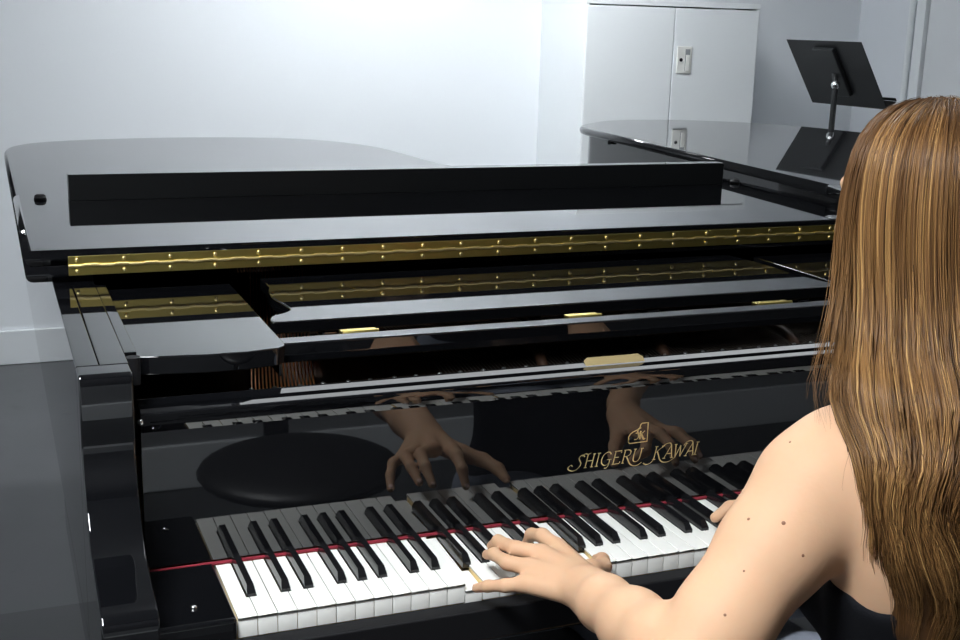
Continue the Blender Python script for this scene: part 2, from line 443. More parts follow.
for x in (-86, 1308):
    obj('end_pin', sph(bmesh.new(), (x, 134, 203), 4, 10), M['chrome'], fb, wn=False)

# lettering: broad-nib strokes laid on the fallboard
def nib(bm, pts, x0, z0, s, y=151.6, w=.085, ang=35, shear=.22, smooth=True, minw=.022):
    P = crom(pts, 7) if smooth and len(pts) > 2 else pts
    P = [np.array((p[0]+shear*p[1], p[1])) for p in P]
    a = math.radians(ang); nd = np.array([math.cos(a), math.sin(a)])
    t = bmesh.new(); L, R = [], []
    for i, p in enumerate(P):
        d = P[min(i+1, len(P)-1)]-P[max(i-1, 0)]; d = d/(np.linalg.norm(d)+1e-9); n = np.array([-d[1], d[0]])
        h = max(minw, w*abs(n @ nd))/2*1.15
        for lst, sg in ((L, 1), (R, -1)):
            q = p+n*h*sg; lst.append([t.verts.new((x0+q[0]*s, yy, z0+q[1]*s)) for yy in (y, y+.6)])
    for i in range(len(P)-1):
        t.faces.new((L[i][0], L[i+1][0], R[i+1][0], R[i][0]))
        t.faces.new((L[i][0], L[i][1], L[i+1][1], L[i+1][0])); t.faces.new((R[i][0], R[i+1][0], R[i+1][1], R[i][1]))
    merge(bm, t)
LET = {
 'S': [[(.62, .86), (.48, 1.0), (.28, .95), (.2, .76), (.32, .56), (.44, .36), (.38, .1), (.14, -.1), (-.2, -.14), (-.5, .0), (-.52, .2), (-.34, .3), (-.2, .2)]],
 'H': [[(.1, 1), (.1, 0)], [(.62, 1), (.62, 0)], [(.1, .5), (.62, .5)], [(-.35, .9), (-.15, 1.08), (.1, 1.02), (.3, 1.1)], [(.0, 0), (.22, 0)], [(.52, 0), (.74, 0)], [(.52, 1), (.74, 1)]],
 'I': [[(.1, 1), (.1, 0)], [(-.02, 0), (.24, 0)], [(-.02, 1), (.24, 1)]],
 'G': [[(.74, .82), (.6, .98), (.38, 1.0), (.14, .82), (.04, .5), (.12, .18), (.36, .0), (.6, .04), (.72, .2)], [(.72, .42), (.72, .0), (.6, -.22), (.4, -.22)], [(.5, .42), (.86, .42)]],
 'E': [[(.1, 1), (.1, 0)], [(.0, 1), (.6, 1), (.6, .84)], [(.1, .52), (.46, .52)], [(.0, 0), (.6, .0), (.66, .16)]],
 'R': [[(.1, 1), (.1, 0)], [(.0, 0), (.22, 0)], [(.0, 1), (.4, 1.0), (.6, .86), (.56, .62), (.34, .5), (.1, .5)], [(.32, .5), (.52, .2), (.76, -.12), (1.1, -.3), (1.5, -.28), (1.75, -.1)]],
 'U': [[(.08, 1), (.08, .35), (.16, .08), (.36, .0), (.56, .1), (.64, .36), (.64, 1)], [(-.04, 1), (.2, 1)], [(.54, 1), (.78, 1)]],
 'K': [[(.1, 1), (.1, 0)], [(-.02, 0), (.24, 0)], [(-.02, 1), (.22, 1)], [(.68, 1), (.12, .5)], [(.26, .6), (.46, .26), (.66, -.08), (1.0, -.3), (1.5, -.3), (2.0, .0)], [(.56, 1), (.8, 1)], [(.1, .0), (-.1, -.24), (-.45, -.34), (-.75, -.2)]],
 'A': [[(.46, 1.0), (.06, .0)], [(.46, 1.0), (.74, .0)], [(.2, .34), (.62, .34)], [(-.06, 0), (.18, 0)], [(.62, 0), (.86, 0)], [(.46, 1.0), (.28, 1.18), (-.1, 1.12), (-.3, .85)]],
 'W': [[(.06, 1), (.24, 0)], [(.24, 0), (.5, .9)], [(.5, .9), (.66, 0)], [(.66, 0), (1.0, 1)], [(-.06, 1), (.18, 1)], [(.9, 1), (1.1, 1)]],
}
def text(bm, s, x, z, sz, adv):
    for ch in s:
        if ch == ' ': x += sz*1.0; continue
        for st in LET[ch]: nib(bm, st, x, z, sz, smooth=len(st) > 2 and ch not in 'E')
        x += sz*adv[ch]
    return x
adv = dict(S=.78, H=.92, I=.40, G=1.0, E=.80, R=.86, U=.86, K=.92, A=.80, W=1.08)
bm = bmesh.new(); text(bm, 'SHIGERU', 502, 71, 19, adv); text(bm, 'KAWAI', 627, 71, 19, adv)
obj('lettering', bm, M['gold'], fb, wn=False, smooth=False, label='gold maker lettering on the fallboard')
bm = bmesh.new(); ex, ez, es = 586, 99.5, 28
kw = dict(shear=0, smooth=False, w=.06, minw=.045)
nib(bm, [(.0, .08), (.0, .36), (.1, .52), (.22, .6), (.5, .7), (.62, .8), (.66, .96), (.74, 1.02), (1.08, 1.02), (1.08, .02), (.06, .0), (.0, .08), (.0, .2)], ex, ez, es, **kw)
nib(bm, [(.62, .78), (.5, .72), (.44, .6), (.5, .48), (.54, .34), (.46, .2), (.3, .18)], ex, ez, es, shear=.1, w=.07)
nib(bm, [(.62, .62), (.62, .18)], ex, ez, es, shear=.1, w=.09); nib(bm, [(.86, .6), (.64, .42)], ex, ez, es, shear=.1, w=.07)
nib(bm, [(.68, .44), (.84, .18), (.95, .18)], ex, ez, es, shear=.1, w=.09); nib(bm, [(.34, .52), (.6, .5)], ex, ez, es, shear=.1, w=.07)
obj('emblem', bm, M['gold'], fb, wn=False, smooth=False, label='gold emblem above the lettering')

# shelves either side of the music desk
for sd in (0, 1):
    pts = [(-83.4, 575), (-83.4, 188), (-80, 183), (-60, 178), (0, 170), (50, 170), (90, 178), (101, 188), (103, 198), (103, 575)]
    if sd: pts = [(1066+103-p[0], p[1]) if p[0] > 0 else (1222-p[0], p[1]) for p in pts][::-1]
    sh = prism(bmesh.new(), pts, 'z', 246, 270.5, 1.6, 3)
    for v in sh.verts:
        if v.co.y < 205 and v.co.z < 262: v.co.y += (262-v.co.z)*.2
    o = obj('side_shelf', sh, M['lacquer'], p1)
    c = -90 if sd == 0 else 1312
    obj('shelf_stop', cyl(bmesh.new(), (c, 152, 246), (c, 152, 279), 8.5, seg=20), M['dark'], o, wn=False, smooth=False)
# music desk lying flat
dl = crom([(108, 288), (107, 304), (114, 324), (134, 338), (147, 358), (144, 395), (139, 440), (143, 482), (150, 512)], 4)
dr = crom([(1021, 503), (1025, 465), (1024, 419), (1025, 376), (1036, 325), (1050, 303), (1052, 288)], 4)
db = prism(bmesh.new(), dl+[(150, 575), (1012, 575)]+dr, 'z', 258, 276.5, 3, 3)
for v in db.verts:
    if v.co.z < 270 and v.co.y < 300: v.co.y += (270-v.co.z)*.2
desk = obj('music_desk', db, M['lacquer'], p1)
for x in (190, 500, 700, 980):
    obj('rest_strut', box(bmesh.new(), x-12, x+12, 300, 560, 246, 258, 2), M['lacquer'], desk)
bb = box(bmesh.new(), 97, 1125, 206, 236, 240, 268, 2.5, 3)
for v in bb.verts:
    if v.co.z < 262 and v.co.y < 215: v.co.y += (262-v.co.z)*.2
bar = obj('desk_rail', bb, M['lacquer'], p1)
for a, b in ((192, 242), (529, 580), (851, 912)):
    hb = bmesh.new(); box(hb, a, b, 243, 261, 262, 267, .6); cyl(hb, (a, 243, 266.5), (b, 243, 266.5), 3.2, seg=10)
    h = obj('desk_hinge', hb, M['brass'], bar)
    for x in (a+10, b-10): obj('screw', sph(bmesh.new(), (x, 254, 267), 2.6, 8, (1, 1, .5)), M['screw'], h, wn=False)
for a in (96, 1122):
    obj('desk_slide', box(bmesh.new(), a, a+4, 200, 560, 226, 242, 1), M['lacquer'], p1)
# pin block, tuning pins, strings
obj('pin_block', box(bmesh.new(), -97, 1319, 205, 336, 150, 158, 2), M['plate'], p1)
pin_me = None
for i in range(90):
    x = 60+i*11.6+(0 if i % 2 else 2); y = 300+(i % 3)*16
    if pin_me is None:
        bm = cyl(bmesh.new(), (0, 0, -4), (0, -2, 12), 3.0, seg=10); sph(bm, (0, -2, 12), 3.2, 8, (1, 1, .5))
        o = obj('tuning_pin', bm, M['steel'], p1, wn=False, local=True)
        o.data.transform(Matrix.Translation((0, 0, -Z0))); pin_me = o.data
    else:
        o = link(bpy.data.objects.new('tuning_pin', pin_me)); o.parent = p1
    o.location = Vector((x*S, y*S, 160*S+Z0))-root_org(p1)
for i in range(18):
    x = 82+i*5.2
    obj('bass_string', tube(bmesh.new(), [(x, 305, 166), (x+8, 350, 174), (x+26, 440, 180), (x+260, 1620-i*8, 182)], 1.15, 6), M['copper'], p1, wn=False)
bm = bmesh.new()
for i in range(150):
    x = 370+i*6.1; tube(bm, [(x, 305, 166), (x+2, 380, 174), (x-30, 1700-i*8.2 if i < 120 else 760, 174)], .7, 4)
tag(obj('steel_string', bm, M['wire'], p1, wn=False), kind='stuff')
for x in (545, 760, 1010):
    obj('plate_strut', tube(bmesh.new(), [(x+30, 560, 172), (x, 380, 176), (x-18, 300, 162)], [11, 10, 6], 10), M['plate'], p1, wn=False)
# pedals
ly = bmesh.new()
for x in (560, 660): tube(ly, [(x, 330, -112), (x, 320, -560)], 15, 10)
box(ly, 500, 720, 250, 380, -640, -560, 8, 3)
lyre = obj('pedal_lyre', ly, M['lacquer'], p1)
for x in (545, 611, 677):
    bm = box(bmesh.new(), x-12, x+12, 120, 255, -626, -616, 4, 3); obj('pedal', bm, M['brass'], lyre)

# second piano, closed, slightly turned, standing to the right
a2 = math.radians(-4.6); c2, s2 = math.cos(a2), math.sin(a2)
ox, oy = 1398-(c2*-187-s2*593), 807-(s2*-187+c2*593)
p2 = thing('grand_piano', 'closed black grand piano in front of the white cabinet', 'piano', (ox, oy, -730), a2)
p2['_org'] = [0, 0, 0]
lid2 = piano_body(p2, outline2(), 60, 367, xl=-124, LQ=M['greyblack'])
fl = bmesh.new(); box(fl, -190, 1409, -45, 590, 344, 368, 9, 3, sel=lambda c: c.y < 580 and abs(c.z-356) > 5)
obj('lid_flap', fl, M['greyblack'], p2)
hb = bmesh.new(); cyl(hb, (-150, 591.5, 368), (1370, 591.5, 368), 3, seg=8); obj('piano_hinge', hb, M['brass'], p2)
pr = [(-30, 8), (-30, 60), (-15, 100), (80, 180), (150, 330), (170, 330), (170, 0), (0, 0)]
obj('fallboard', prism(bmesh.new(), pr, 'x', -84, 1306, 2, 2), M['greyblack'], p2)
obj('key_slip', box(bmesh.new(), -97, 1319, -32, -6, -112, 0, 3, 3), M['greyblack'], p2)
obj('lid_stop', box(bmesh.new(), -172, -160, 1800, 1830, 330, 343, 2), M['greyblack'], p2)

# ------------------------------------------------------------------ cabinet
cb = thing('storage_cabinet', 'white two-door metal cabinet against the back wall behind the second piano', 'cabinet', (2553, 3640, -730))
x0, x1, y0, y1 = 2125, 2982, 3426, 3872
bm = bmesh.new()
box(bm, x0, x0+14, y0, y1, -690, 790, 1.5); box(bm, x1-14, x1, y0, y1, -690, 790, 1.5)
box(bm, x0-1, x1+1, y0-1.5, y1, 770, 792, 1.5); box(bm, x0+2, x1-2, y0+.5, y1-1, -690, -665, 1.5); box(bm, x0+3, x1-3, y1-12, y1-2, -688, 788)
box(bm, x0+8, x1-8, y0+30, y1-20, 300, 318)
obj('carcass', bm, M['cab'], cb)
obj('plinth', box(bmesh.new(), x0+5, x1-5, y0+15, y1-5, -730, -690), M['cabg'], cb)
xm = 2551
for a, b in ((x0+4, xm-2.5), (xm+2.5, x1-4)):
    d = obj('door', box(bmesh.new(), a, b, y0-4, y0+16, -662, 764, 2.5), M['cab'], cb)
    if a > xm:
        h = bmesh.new(); hx, hz = 2608, 546
        box(h, hx-38, hx+36, y0-9, y0-3, hz-58, hz+58, 4, 3)
        ho = obj('handle', h, M['plastic'], d)
        obj('recess', box(bmesh.new(), hx+2, hx+26, y0-9.6, y0-8.7, hz-46, hz+46, .3), M['cabg'], ho)
        obj('pull_lip', box(bmesh.new(), hx+5, hx+24, y0-13, y0-9, hz-46, hz+22, 1.5), M['plastic'], ho)
        bm = bmesh.new(); cyl(bm, (hx-18, y0-10.5, hz), (hx-18, y0-8, hz), 8, seg=16)
        obj('keyhole', bm, M['dark'], ho)

# ------------------------------------------------------------------ music stand
ms = thing('music_stand', 'black metal music stand seen from behind, beyond the second piano', 'music stand', (3015, 2890, -730))
TL = Vector((2947, 3165, 645)); hv = Vector((.09, -.996, 0)).normalized()*440; dv = Vector((173, 16, -262)); nv = hv.cross(dv).normalized()
if nv.z < 0: nv = -nv
def slab(bm, o, u, v, w, th, bev=1):
    t = bmesh.new(); vs = [t.verts.new(o+u*a+v*b+w*c*th) for a, b, c in ((0, 0, 0), (1, 0, 0), (1, 1, 0), (0, 1, 0), (0, 0, 1), (1, 0, 1), (1, 1, 1), (0, 1, 1))]
    for f in ((0, 3, 2, 1), (4, 5, 6, 7), (0, 1, 5, 4), (1, 2, 6, 5), (2, 3, 7, 6), (3, 0, 4, 7)): t.faces.new([vs[i] for i in f])
    bmesh.ops.recalc_face_normals(t, faces=t.faces); bevel(t, bev, 1); merge(bm, t)
bm = bmesh.new(); slab(bm, TL, hv, dv, nv, 3); dp = obj('desk_panel', bm, M['stand'], ms)
bm = bmesh.new(); slab(bm, TL+dv, hv, nv*58, dv.normalized(), 3); slab(bm, TL+dv+nv*58, hv, -dv.normalized()*14, nv, 3); obj('ledge', bm, M['stand'], ms)
cen = TL+hv*.5+dv*.45
bm = bmesh.new(); slab(bm, cen-hv*.14-dv*.36-nv*22, hv*.28, dv*.72, nv, 22, 4); obj('tilt_bracket', bm, M['stand'], ms)
ball = Vector((3012, 2893, 471))
bm = bmesh.new(); sph(bm, ball, 19, 18); obj('tilt_knob', bm, M['chrome'], ms, wn=False)
bm = bmesh.new(); cyl(bm, ball, cen, 11, seg=12); cyl(bm, (3012, 2893, -560), ball, 12, seg=14); cyl(bm, (3012, 2893, -640), (3012, 2893, -60), 16, seg=14); obj('pole', bm, M['stand'], ms)
bm = bmesh.new(); cyl(bm, (3012, 2893, -80), (3012, 2893, -45), 24, seg=14); obj('height_collar', bm, M['stand'], ms)
for k in range(3):
    a = .6+k*2*PI/3
    bm = tube(bmesh.new(), [(3012, 2893, -600), (3012+150*math.cos(a), 2893+150*math.sin(a), -640), (3012+280*math.cos(a), 2893+280*math.sin(a), -719)], 11, 8)
    obj('leg', bm, M['stand'], ms)

# ------------------------------------------------------------------ bench and chair
bn = thing('piano_bench', 'black padded piano bench under the player', 'bench', (700, -400, -730))
obj('seat', box(bmesh.new(), 420, 980, -560, -230, -320, -255, 18, 4), M['leather'], bn)
obj('apron', box(bmesh.new(), 440, 960, -540, -250, -390, -321, 3), M['lacquer'], bn)
for x in (455, 945):
    for y in (-525, -265): obj('leg', box(bmesh.new(), x-20, x+20, y-20, y+20, -730, -391, 3), M['lacquer'], bn)
ch = thing('office_chair', 'black swivel chair beside the bench, seen mirrored in the fallboard', 'chair', (363, -900, -730))
cx, cy = 363, -900
bm = bmesh.new(); sph(bm, (cx, cy, -290), 1, 28, (225, 215, 40)); obj('seat', bm, M['leather'], ch, wn=False)
bm = bmesh.new(); box(bm, cx-30, cx+30, cy-250, cy-235, -300, 60, 5); obj('back_post', bm, M['satin'], ch)
bm = bmesh.new(); sph(bm, (cx, cy-250, 150), 1, 24, (220, 40, 190)); obj('backrest', bm, M['leather'], ch, wn=False)
bm = bmesh.new(); cyl(bm, (cx, cy, -640), (cx, cy, -320), 28, seg=16); obj('column', bm, M['satin'], ch)
for k in range(5):
    a = k*2*PI/5+.3; e = (cx+290*math.cos(a), cy+290*math.sin(a))
    l = obj('base_arm', tube(bmesh.new(), [(cx, cy, -640), (e[0], e[1], -672)], [24, 16], 8), M['satin'], ch, wn=False)
    obj('caster', sph(bmesh.new(), (e[0], e[1], -702), 28, 14), M['satin'], l, wn=False)

# ------------------------------------------------------------------ person: one continuous surface from a distance field
class Field:
    def __init__(s, lo, hi, h):
        s.lo = np.array(lo, np.float32); s.h = h
        s.n = np.ceil((np.array(hi)-np.array(lo))/h).astype(int)+1
        s.d = np.full(s.n, 60., np.float32)
    def sub(s, lo, hi):
        a = np.clip(np.floor((np.array(lo)-s.lo)/s.h).astype(int), 0, s.n); b = np.clip(np.ceil((np.array(hi)-s.lo)/s.h).astype(int)+1, 0, s.n)
        ax = [s.lo[i]+s.h*np.arange(a[i], b[i], dtype=np.float32) for i in range(3)]
        return tuple(slice(a[i], b[i]) for i in range(3)), (ax[0][:, None, None], ax[1][None, :, None], ax[2][None, None, :])
    def add(s, f, lo, hi, k, cut=False):
        m = 30+k
        sl, (X, Y, Z) = s.sub(np.array(lo)-m, np.array(hi)+m)
        e = f(X, Y, Z).astype(np.float32); c = s.d[sl]
        if cut: e = -e; h = np.maximum(k-np.abs(c-e), 0)/k; s.d[sl] = np.maximum(c, e)+h*h*k/4
        else: h = np.maximum(k-np.abs(c-e), 0)/k; s.d[sl] = np.minimum(c, e)-h*h*k/4
    def cone(s, a, b, r1, r2, k=10, flat=None, cut=False):
        a = np.array(a, np.float32); b = np.array(b, np.float32); ba = b-a; L = float(ba @ ba)+1e-6
        def f(X, Y, Z):
            px, py, pz = X-a[0], Y-a[1], Z-a[2]
            t = np.clip((px*ba[0]+py*ba[1]+pz*ba[2])/L, 0, 1)
            dx, dy, dz = px-t*ba[0], py-t*ba[1], pz-t*ba[2]
            if flat: # flatten along a direction
                n = np.array(flat[0]); n = n/np.linalg.norm(n); w = dx*n[0]+dy*n[1]+dz*n[2]; g = flat[1]-1
                q = np.sqrt(np.maximum(dx*dx+dy*dy+dz*dz+(flat[1]**2-1)*w*w, 0))
                return q-(r1+(r2-r1)*t)
            return np.sqrt(dx*dx+dy*dy+dz*dz)-(r1+(r2-r1)*t)
        r = max(r1, r2); s.add(f, np.minimum(a, b)-r, np.maximum(a, b)+r, k, cut)
    def chain(s, pts, rs, k=10, **kw):
        for i in range(len(pts)-1): s.cone(pts[i], pts[i+1], rs[i], rs[i+1], k, **kw)
    def ell(s, c, r, k=10, rotz=0, tilt=0, cut=False):
        c = np.array(c, np.float32); r = np.array(r, np.float32); cz, sz = math.cos(rotz), math.sin(rotz); ct, st = math.cos(tilt), math.sin(tilt)
        def f(X, Y, Z):
            x, y, z = X-c[0], Y-c[1], Z-c[2]
            x, y = cz*x+sz*y, -sz*x+cz*y
            y, z = ct*y+st*z, -st*y+ct*z
            k0 = np.sqrt((x/r[0])**2+(y/r[1])**2+(z/r[2])**2); k1 = np.sqrt((x/r[0]**2)**2+(y/r[1]**2)**2+(z/r[2]**2)**2)
            return k0*(k0-1)/np.maximum(k1, 1e-6)
        m = max(r); s.add(f, c-m, c+m, k, cut)
    def mesh(s, smooth=2):
        d = s.d; I = d < 0
        c = [I[:-1, :-1, :-1], I[1:, :-1, :-1], I[:-1, 1:, :-1], I[1:, 1:, :-1], I[:-1, :-1, 1:], I[1:, :-1, 1:], I[:-1, 1:, 1:], I[1:, 1:, 1:]]
        A = c[0].copy(); O = c[0].copy()
        for q in c[1:]: A &= q; O |= q
        act = O & ~A; idx = np.argwhere(act); vid = np.full(act.shape, -1, np.int32); vid[act] = np.arange(len(idx))
        off = np.array([(i & 1, i >> 1 & 1, i >> 2 & 1) for i in range(8)])
        val = np.stack([d[idx[:, 0]+o[0], idx[:, 1]+o[1], idx[:, 2]+o[2]] for o in off], 1)
        V = np.zeros((len(idx), 3)); cnt = np.zeros(len(idx))
        for a in range(8):
            for bit in (1, 2, 4):
                b = a | bit
                if b == a: continue
                va, vb = val[:, a], val[:, b]; m = (va < 0) != (vb < 0)
                t = np.where(m, va/np.where(m, va-vb, 1), 0)
                p = off[a]+(off[b]-off[a])*t[:, None]
                V += np.where(m[:, None], p, 0); cnt += m
        V = (idx+V/cnt[:, None])*s.h+s.lo
        F = []
        for ax in range(3):
            s0 = [slice(None)]*3; s1 = [slice(None)]*3; s0[ax] = slice(0, -1); s1[ax] = slice(1, None)
            E = I[tuple(s0)] != I[tuple(s1)]; e = np.argwhere(E)
            u, v = (ax+1) % 3, (ax+2) % 3
            e = e[(e[:, u] > 0) & (e[:, v] > 0) & (e[:, u] < act.shape[u]) & (e[:, v] < act.shape[v])]
            fl = I[tuple(e.T)]
            def g(du, dv):
                q = e.copy(); q[:, u] += du; q[:, v] += dv; return vid[tuple(q.T)]
            Q = np.stack([g(-1, -1), g(0, -1), g(0, 0), g(-1, 0)], 1)
            Q[~fl] = Q[~fl][:, ::-1]; F.append(Q)
        F = np.concatenate(F); F = F[(F >= 0).all(1)]
        for _ in range(smooth):      # light Laplacian smoothing
            acc = np.zeros_like(V); n = np.zeros(len(V))
            for k in range(4):
                a, b = F[:, k], F[:, (k+1) % 4]
                for i in range(3): acc[:, i] += np.bincount(a, V[b, i], len(V))+np.bincount(b, V[a, i], len(V))
                n += np.bincount(a, minlength=len(V))+np.bincount(b, minlength=len(V))
            V = V*.5+.5*acc/np.maximum(n, 1)[:, None]
        return V, F

person = thing('person', 'person in a black tank top with long wavy brown hair, playing the piano', 'person', (700, -390, -730))
HC = np.array((680, -280, 503.))        # head centre

YAW = .10
def hp(x, y, z):
    p = .12; y, z = y*math.cos(p)+z*math.sin(p), -y*math.sin(p)+z*math.cos(p)
    return HC+np.array((x*math.cos(YAW)-y*math.sin(YAW), x*math.sin(YAW)+y*math.cos(YAW), z))

def torso(B, g=0):
    B.ell((700, -385, -175), (160+g, 122+g, 105+g), 40)
    B.ell((698, -372, -50), (128+g, 98+g, 165+g), 50)
    B.ell((692, -368, 120), (146+g, 92+g, 170+g), 50)
    B.ell((690, -352, 215), (150+g, 80+g, 82+g), 40)
    for sx in (-1, 1):
        B.ell((690+sx*68, -290, 95), (62+g, 58+g, 66+g), 30)
        B.ell((688+sx*74, -402, 195), (75+g, 50+g, 95+g), 60)
    B.cone((655, -350, 300), (582, -345, 258), 42+g, 38+g, 40); B.cone((725, -350, 305), (825, -345, 270), 44+g, 40+g, 40)

def body():
    B = Field((264, -540, -290), (980, 110, 640), 3.)
    torso(B)
    B.chain([(690, -345, 300), (680, -322, 370), (674, -300, 430)], [58, 50, 50], 25)
    # head and face, turned a little to the left and looking down
    B.ell(HC+(0, -8, 12), (76, 94, 92), 15, rotz=YAW); B.ell(hp(0, 30, -42), (60, 66, 62), 22, rotz=YAW)
    B.ell(hp(0, 74, -82), (26, 22, 20), 22, rotz=YAW); B.ell(hp(0, 80, 22), (42, 12, 15), 14, rotz=YAW)
    B.chain([hp(0, 88, 4), hp(0, 103, -32)], [7, 11], 9)
    for sx in (-1, 1):
        B.ell(hp(sx*9, 100, -36), (8, 8, 6), 5)
        B.ell(hp(sx*30, 96, 0), (14, 9, 9), 8, cut=True, rotz=YAW); B.ell(hp(sx*38, 62, -28), (20, 18, 18), 20)
        B.ell(hp(sx*77, -2, -14), (9, 20, 30), 6, rotz=sx*.3+YAW)
    B.ell(hp(0, 92, -58), (21, 9, 5), 4, rotz=YAW); B.ell(hp(0, 91, -67), (18, 9, 6), 4, rotz=YAW)
    # left arm
    sh, el, wr = np.array((558, -332, 252)), np.array((371, -378, 76)), np.array((378, -136, 42))
    B.chain([sh, (522, -338, 226), (467, -352, 166), (406, -368, 108), el], [47, 47, 44, 40, 37], 45)
    B.chain([el, (366, -330, 72), (368, -265, 62), (373, -190, 50), wr+(-1, -18, 1), wr], [37, 39, 36, 30, 25, 24], 16)
    B.cone(wr, wr+(0, -30, 2), 27, 28, 12, flat=((0, .15, 1), 1.25))
    mc = dict(p=(327, -78, 29), r=(341, -62, 40), m=(363, -45, 47), i=(390, -32, 46))
    for (q, r0, r1) in (('p', 16, 11.5), ('r', 17, 12), ('m', 17, 12.5), ('i', 17, 12.5)):
        o = {'p': (-14, 8, -6), 'r': (-5, 10, -1), 'm': (4, 10, 0), 'i': (12, 10, -1)}[q]
        B.cone(wr+o, mc[q], r0, r1, 9)
    B.cone(wr+(8, 6, -10), (418, -68, 26), 17, 15, 12)
    B.chain([mc['p'], (306, -66, 24), (294, -42, 14), (288, -20, 2)], [10, 8, 7.2, 6.2], 5)
    B.chain([mc['r'], (318, -44, 42), (315, -8, 38), (318, 22, 24)], [11, 9, 7.8, 6.4], 5)
    B.chain([mc['m'], (336, -25, 50), (330, 14, 44), (332, 40, 26)], [11.5, 9.3, 8, 6.6], 5)
    B.chain([mc['i'], (384, 0, 50), (382, 28, 40), (382, 44, 19)], [11.5, 9.3, 8, 6.5], 5)
    B.chain([(418, -68, 26), (446, -48, 20), (460, -20, 14), (464, 2, 5)], [14, 11, 9.5, 7.5], 6)
    # right arm
    sh, el, wr = np.array((838, -332, 258)), np.array((905, -395, 72)), np.array((732, -132, 46))
    B.chain([sh, (855, -345, 220), (885, -372, 140), el], [48, 46, 43, 37], 26)
    B.chain([el, (875, -350, 72), (815, -260, 62), wr+(18, -30, 2), wr], [37, 38, 33, 25, 24], 16)
    mc = dict(i=(704, -32, 46), m=(722, -28, 48), r=(744, -36, 43), p=(762, -52, 34))
    for q, o in (('i', (-12, 8, 0)), ('m', (-4, 10, 1)), ('r', (5, 10, 0)), ('p', (13, 6, -4))):
        B.cone(wr+o, mc[q], 17, 12, 9)
    B.cone(wr+(-10, 6, -9), (690, -62, 27), 17, 14, 12)
    B.chain([mc['i'], (700, 8, 50), (684, 34, 37), (661, 34, 24)], [11.5, 9.6, 8.6, 7.2], 5)
    B.chain([mc['m'], (722, 10, 55), (724, 42, 45), (725, 58, 22)], [11.5, 9.3, 8, 6.6], 5)
    B.chain([mc['r'], (756, 0, 50), (764, 32, 40), (767, 46, 18)], [11, 9, 7.8, 6.4], 5)
    B.chain([mc['p'], (780, -26, 38), (792, -2, 26), (797, 12, 9)], [10, 8, 7.2, 6], 5)
    B.chain([(690, -62, 27), (672, -40, 22), (658, -18, 16), (650, -2, 9)], [14, 11, 9.5, 7.8], 6)
    X, Y, Z = B.sub((-9999,)*3, (9999,)*3)[1]; B.d = np.maximum(B.d, (-238-Z)+0*X+0*Y)
    return B.mesh(2)
V, F = body()
meshobj('body', V, F, M['skin'], person)
# eyes and finger nails
for sx in (-1, 1):
    bm = bmesh.new(); sph(bm, tuple(hp(sx*28, 76, 0)), 9.5, 14); eo = obj('eye', bm, M['eye'], person, wn=False); bm = bmesh.new(); sph(bm, tuple(hp(sx*28, 83, -1)), 4.6, 12, (1, .8, 1)); obj('iris', bm, M['dark'], eo, wn=False)
def nail(tip, base, up):
    tip, base, up = Vector(tip), Vector(base), Vector(up); d = (tip-base).normalized(); sd = d.cross(up).normalized(); n = sd.cross(d)
    t = bmesh.new(); bmesh.ops.create_uvsphere(t, u_segments=12, v_segments=8, radius=1)
    for v in t.verts: v.co = tip-d*1.5+n*4.2+sd*v.co.x*4+d*v.co.y*5.5+n*v.co.z*1.8
    obj('finger_nail', t, M['nail'], person, wn=False)
for tp, bs, up in (((288, -20, 2), (294, -42, 14), (0, .3, 1)), ((318, 22, 24), (315, -8, 38), (0, .7, 1)), ((332, 40, 26), (330, 14, 44), (0, .7, 1)), ((382, 44, 19), (382, 28, 40), (0, 1, .7)), ((464, 2, 5), (460, -20, 14), (.8, 0, .6)),
                   ((661, 34, 24), (684, 34, 37), (-.5, .5, .7)), ((725, 58, 22), (724, 42, 45), (0, 1, .7)), ((767, 46, 18), (764, 32, 40), (0, 1, .7)), ((797, 12, 9), (792, -2, 26), (0, 1, .7)), ((650, -2, 9), (658, -18, 16), (-.8, 0, .6))):
    nail(tp, bs, up)
# small moles on the left arm
M['mole'] = mat('mole_skin', (.22, .10, .055), .6, var=.1)
for p, n, r in (((491.6, -337.7, 276.6), (-.59, -.01, .81), 1.3), ((456.2, -385.8, 214.0), (-.44, -.66, .61), 2.1), ((467.8, -404.8, 186.7), (-.13, -.95, .3), 1.6),
                ((384.9, -404.2, 137.7), (-.44, -.7, .56), 1.5), ((433.7, -360.3, 210.8), (-.7, -.17, .69), 1.7), ((413.4, -388.4, 171.4), (-.51, -.58, .64), 1.2)):
    bm = bmesh.new(); bmesh.ops.create_uvsphere(bm, u_segments=10, v_segments=6, radius=r)
    q = Vector(n).to_track_quat('Z', 'Y').to_matrix()
    for v in bm.verts: v.co = q @ Vector((v.co.x, v.co.y, v.co.z*.35))+Vector(p)
    obj('mole', bm, M['mole'], person, wn=False)

# tank top
T = Field((510, -540, -240), (880, -190, 400), 4.)
torso(T, 4.5)
T.add(lambda X, Y, Z: Z-330+0*X+0*Y, (500, -560, -300), (900, -180, 420), 3) if False else None
X, Y, Z = T.sub((0, -9999, -9999), (9999, 9999, 9999))[1]
T.d = np.maximum(T.d, (-200-Z)+0*X+0*Y)                                   # hem
T.d = np.maximum(T.d, (Z-262)+0*X+0*Y)                                    # straps end at the shoulder
for sx, cxs in ((-1, 546), (1, 834)):                                   # armholes
    T.cone((cxs-sx*-2, -470, 250), (cxs+sx*8, -430, 182), 76, 62, 8, cut=True)
    T.cone((cxs-sx*-2, -300, 250), (cxs+sx*8, -320, 170), 60, 52, 8, cut=True)
    T.cone((cxs+sx*15, -380, 290), (cxs+sx*25, -380, 186), 76, 58, 8, cut=True)
T.cone((690, -480, 330), (690, -465, 250), 70, 60, 8, cut=True)          # neckline
T.cone((690, -270, 330), (690, -270, 230), 76, 66, 8, cut=True)
